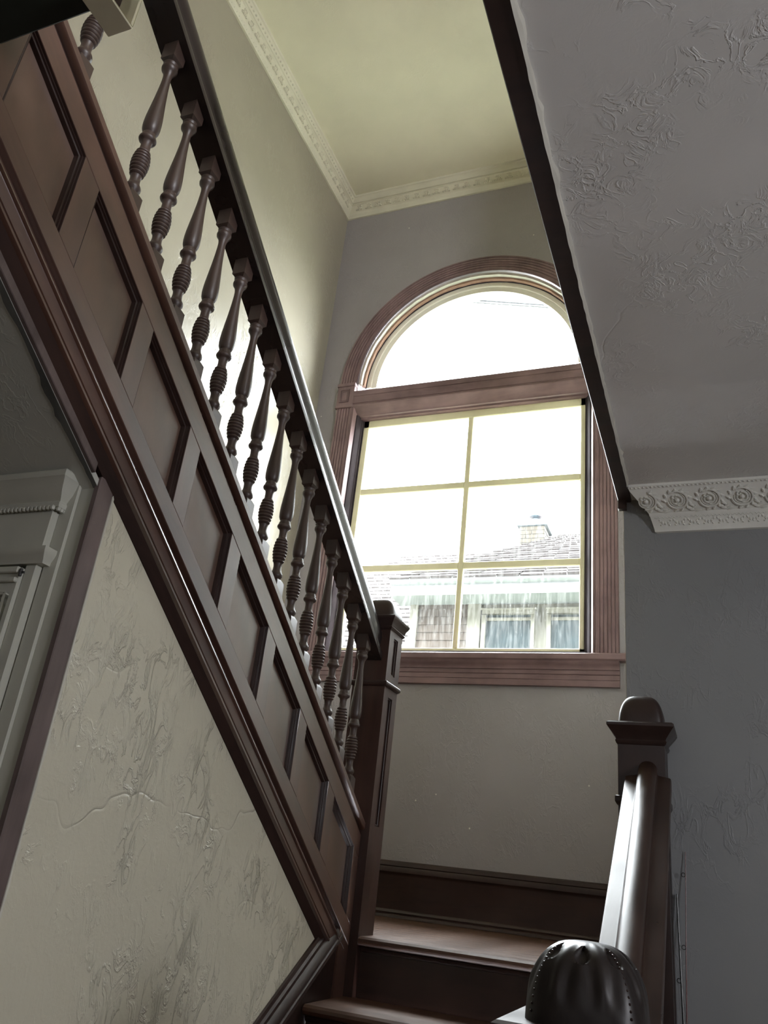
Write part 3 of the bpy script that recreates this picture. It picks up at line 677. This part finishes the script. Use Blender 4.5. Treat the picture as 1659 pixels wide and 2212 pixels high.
obj('frieze', B().box(XL, -1.214, YD - .024, YD, .50, .598), M_DOOR, dr, bev=.002)
obj('shelf_moulding', hood([(0, .476), (.028, .476), (.030, .484), (.036, .492), (.040, .500), (.040, .508), (0, .512)], -1.219), M_DOOR, dr)
leaf = obj('door_leaf', B().box(-1.95, -1.2445, YD - .030, YD - .004, FL + .02, .468), M_DOOR, dr, bev=.002)
b = B()
for z0, z1 in ((.455, .468), (.436, .446)): b.box(-1.95, -1.2455, YD - .038, YD - .029, z0, z1)
for z0, z1 in ((.300, .415), (FL + .2, .270)):
    for e, d in ((0, .040), (.014, .036)):
        x0, x1 = -1.80 + e, -1.256 - e
        b.box(x0, x1, YD - d, YD - .029, z1 - .007 - e, z1 - e).box(x0, x1, YD - d, YD - .029, z0 + e, z0 + e + .007)
        b.box(x1 - .007, x1, YD - d, YD - .029, z0 + e, z1 - e).box(x0, x0 + .007, YD - d, YD - .029, z0 + e, z1 - e)
obj('panel_moulding', b, M_DOOR, leaf, bev=.002)
for z in (.456, .285):
    obj('hinge', B().lathe([(z - .008, .0025), (z - .007, .0035), (z + .007, .0035), (z + .008, .002)], -1.2405, YD - .033, 10).box(-1.2405, -1.232, YD - .0345, YD - .031, z - .002, z + .002), M_IRON, dr)
obj('keyhole_plate', B().box(-1.30, -1.2545, YD - .0345, YD - .029, .3335, .338), M_IRON, leaf)

# ------------------------------------------------------------------ beam and bracket at the top left, fishing rods
beam = B().box(-1.088, -.872, .33, .585, 1.232, ZC)
obj('ceiling_beam', beam, M_BEAM, None, 'dark green boxed beam crossing the top left corner above the handrail', 'beam', bev=.003)
x0, x1, y0, y1, z0, z1 = -.871, -.822, .548, .618, 1.208, 1.36
b = B().box(x0, x1, y0, y1, z0, z0 + .005).box(x0, x0 + .005, y0, y1, z0 + .005, z1).box(x0 + .005, x1, y0, y0 + .005, z0 + .005, z1).box(x0 + .005, x1, y1 - .005, y1, z0 + .005, z1)
br2 = obj('box_bracket', b, M_CREAM, None, 'cream painted open box bracket hanging at the end of the dark beam', 'bracket', bev=.001)
obj('bracket_dark_inside', B().box(x0 + .0055, x0 + .008, y0 + .0055, y1 - .0055, z0 + .006, z1 - .004), W_DARK, br2)  # dark sheet that makes the inside of the box dark
def rod(label, p0, p1, r0, r1, m, guides):
    t = thing('fishing_rod', label, 'fishing rod', p0, 'fishing rods leaning in the corner')
    P0, P1 = Vector(p0), Vector(p1); at = lambda f: P0.lerp(P1, f)
    obj('blank', B().tube([at(i / 8) for i in range(9)], [r0 + (r1 - r0) * i / 8 for i in range(9)], 8), m, t)
    obj('grip', B().tube([at(.0), at(.01), at(.16), at(.17)], [r0 * 1.5, r0 * 2.2, r0 * 2.2, r0 * 1.5], 10), M_RODB, t)
    for f in guides:
        c = at(f) + Vector((-.006, -.006, 0))
        obj('line_guide', B().tube([c + Vector((.0055 * math.cos(2 * PI * i / 12), -.002 * math.cos(2 * PI * i / 12), .0055 * math.sin(2 * PI * i / 12))) for i in range(13)], .0011, 5), M_IRON, t)
rod('thin red fishing rod leaning on the right wall behind the newel', (-.158, 2.62, FL + .002), (-.112, 2.764, .155), .0038, .0012, M_RODR, (.58, .83, .957))
rod('shorter dark fishing rod leaning between the newel and the right wall', (-.112, 2.60, FL + .002), (-.1405, 2.762, .036), .0055, .0028, M_RODB, (.70, .84))

# ------------------------------------------------------------------ outside: neighbouring house, power lines, ground
hs = thing('neighbour_house', 'pale house across the yard with shingled hip roofs, seen through the window', 'house', (-2.2, 11, FL - 2))
b = B().box(-3.69, 1.4, 9.62, 9.8, FL - 2, 3.30)
obj('wall', b, M_HTRIM, hs)
for i in range(9):
    z = 3.33 - .105 * (i + 1)
    obj('siding_board', B().prism([(9.618, z), (9.585, z), (9.60, z + .112), (9.618, z + .112)], 'x', -3.59, -2.907), M_SID, hs)
obj('corner_post', B().box(-3.70, -3.59, 9.57, 9.64, FL - 2, 3.34), M_HTRIM, hs)
obj('trim_board', B().box(-2.907, -2.735, 9.575, 9.63, FL - 2, 3.34), M_HTRIM, hs)
for xa, xb_ in ((-2.709, -2.040), (-1.883, -1.214)):
    f = obj('window', B().box(xa, xb_, 9.56, 9.63, 3.135, 3.205).box(xa, xa + .045, 9.56, 9.63, 2.0, 3.135).box(xb_ - .045, xb_, 9.56, 9.63, 2.0, 3.135).box(xa - .02, xb_ + .02, 9.55, 9.63, 3.195, 3.22).box(xa + .045, xb_ - .045, 9.585, 9.63, 3.06, 3.10), M_HTRIM, hs, bev=.004)
    obj('pane', B().box(xa + .045, xb_ - .045, 9.60, 9.61, 2.0, 3.135), M_HGLASS, f)
gu = [(9.20, 3.283), (9.20, 3.427), (9.16, 3.430), (9.13, 3.45), (9.13, 3.495), (9.145, 3.497), (9.62, 3.50), (9.62, 3.283)]
obj('gutter', B().prism(gu, 'x', -3.86, 1.4), M_FASC, hs)
def shingle(pl, n, lift=.012):                # pl(u, v) -> point ; u along the eave, v up the slope ; n courses
    b = B()
    for k in range(n):
        v0, v1 = k / n, (k + 1) / n + .002
        m_ = 14
        for i in range(m_):
            u0, u1 = i / m_, (i + 1) / m_ - .003; dl = lift * (1 + .5 * ((i * 7 + k * 5) % 3))
            up = Vector((0, -.4, .9)) * dl; bse = Vector((0, .3, -.6)) * .02
            a, c, d, e = pl(u0, v0), pl(u1, v0), pl(u1, v1), pl(u0, v1)
            b.add([a + up, c + up, d, e, a + bse, c + bse], [(0, 1, 2, 3), (0, 4, 5, 1)])
    return b
AP_ = Vector((-1.92, 11.04, 4.85)); AP2 = Vector((-1.78, 11.04, 4.85))
EL, ER = Vector((-3.86, 9.12, 3.49)), Vector((0.16, 9.12, 3.49))
obj('roof', shingle(lambda u, v: EL.lerp(AP_, v).lerp(ER.lerp(AP2, v), u), 18), M_ROOF, hs, kind='stuff')
EB = Vector((-3.86, 12.98, 3.49))
obj('roof', shingle(lambda u, v: EB.lerp(AP_, v).lerp(EL.lerp(AP_, v), u), 18), M_ROOF, hs, kind='stuff')
ER2 = Vector((0.16, 12.98, 3.49))
obj('roof', shingle(lambda u, v: ER.lerp(AP2, v).lerp(ER2.lerp(AP2, v), u), 18), M_ROOF, hs, kind='stuff')
rp = lambda x, y: Vector((x, y, 5.43 - .775 * (13 - y)))
obj('roof', shingle(lambda u, v: rp(-5.19 - .47 * (3.7 * (1 - v)), 9.3 + 3.7 * v).lerp(rp(-3.72, 9.3 + 3.7 * v), u), 26), M_ROOF, hs, kind='stuff')
obj('roof', shingle(lambda u, v: rp(-3.72, 11.2 + 1.8 * v).lerp(rp(0.5, 11.2 + 1.8 * v), u), 13), M_ROOF, hs, kind='stuff')
obj('ridge_cap', B().tube([(-5.2, 13, 5.44), (0.5, 13, 5.44)], .045, 6), M_CAP, hs)
chx0, chx1, chy0, chy1 = -2.85, -2.44, 12.0, 12.45
ch = obj('chimney', B().box(chx0 + .008, chx1 - .008, chy0 + .008, chy1 - .008, 3.6, 5.45), M_MORT, hs)
b = B()
for k in range(18):
    z = 5.445 - .072 * (k + 1)
    for f in range(2):
        L = (chx1 - chx0) if f == 0 else (chy1 - chy0); off = 0 if k % 2 else .5
        for i in range(-1, 3):
            a = max(0, (i + off) * L / 2 + .006); c = min(L, (i + 1 + off) * L / 2 - .006)
            if c - a < .02: continue
            pr = .004 * R_.random()
            if f == 0: b.box(chx0 + a, chx0 + c, chy0 - pr, chy0 + .02, z, z + .060)
            else: b.box(chx1 - .02, chx1 + pr, chy0 + a, chy0 + c, z, z + .060)
obj('brickwork', b, M_BRICK, ch, kind='stuff')
obj('chimney_cap', B().sq([(5.44, .225), (5.455, .25), (5.53, .25), (5.55, .22)], (chx0 + chx1) / 2, (chy0 + chy1) / 2), M_CAP, ch)
for xx in (-2.755, -2.50): obj('clay_flue', B().lathe([(5.54, .055), (5.60, .06), (5.615, .055)], xx, 12.2, 12), M_CLAY, ch)
obj('metal_cowl', B().lathe([(5.54, .045), (5.66, .045), (5.665, .09), (5.685, .115), (5.71, .105), (5.735, .05), (5.74, .01)], -2.63, 12.2, 16), M_COWL, ch)
for p, q, lab in (((-3.73, 11, 9.535), (-2.11, 11, 9.08), 'upper thin power line crossing the white sky in the arch'), ((-3.64, 11, 9.455), (-2.15, 11, 9.048), 'lower thin power line crossing the white sky in the arch')):
    P, Q = Vector(p), Vector(q); pts = [P + (Q - P) * t for t in (-3, -1.5, 0, .5, 1, 2.5, 4)]
    obj('power_line', B().tube(pts, .024, 6), M_WIRE, None, lab, 'power line', group='power lines')
obj('ground', B().box(-40, 40, 4.4, 60, FL - 3.2, FL - 3), M_GRASS)
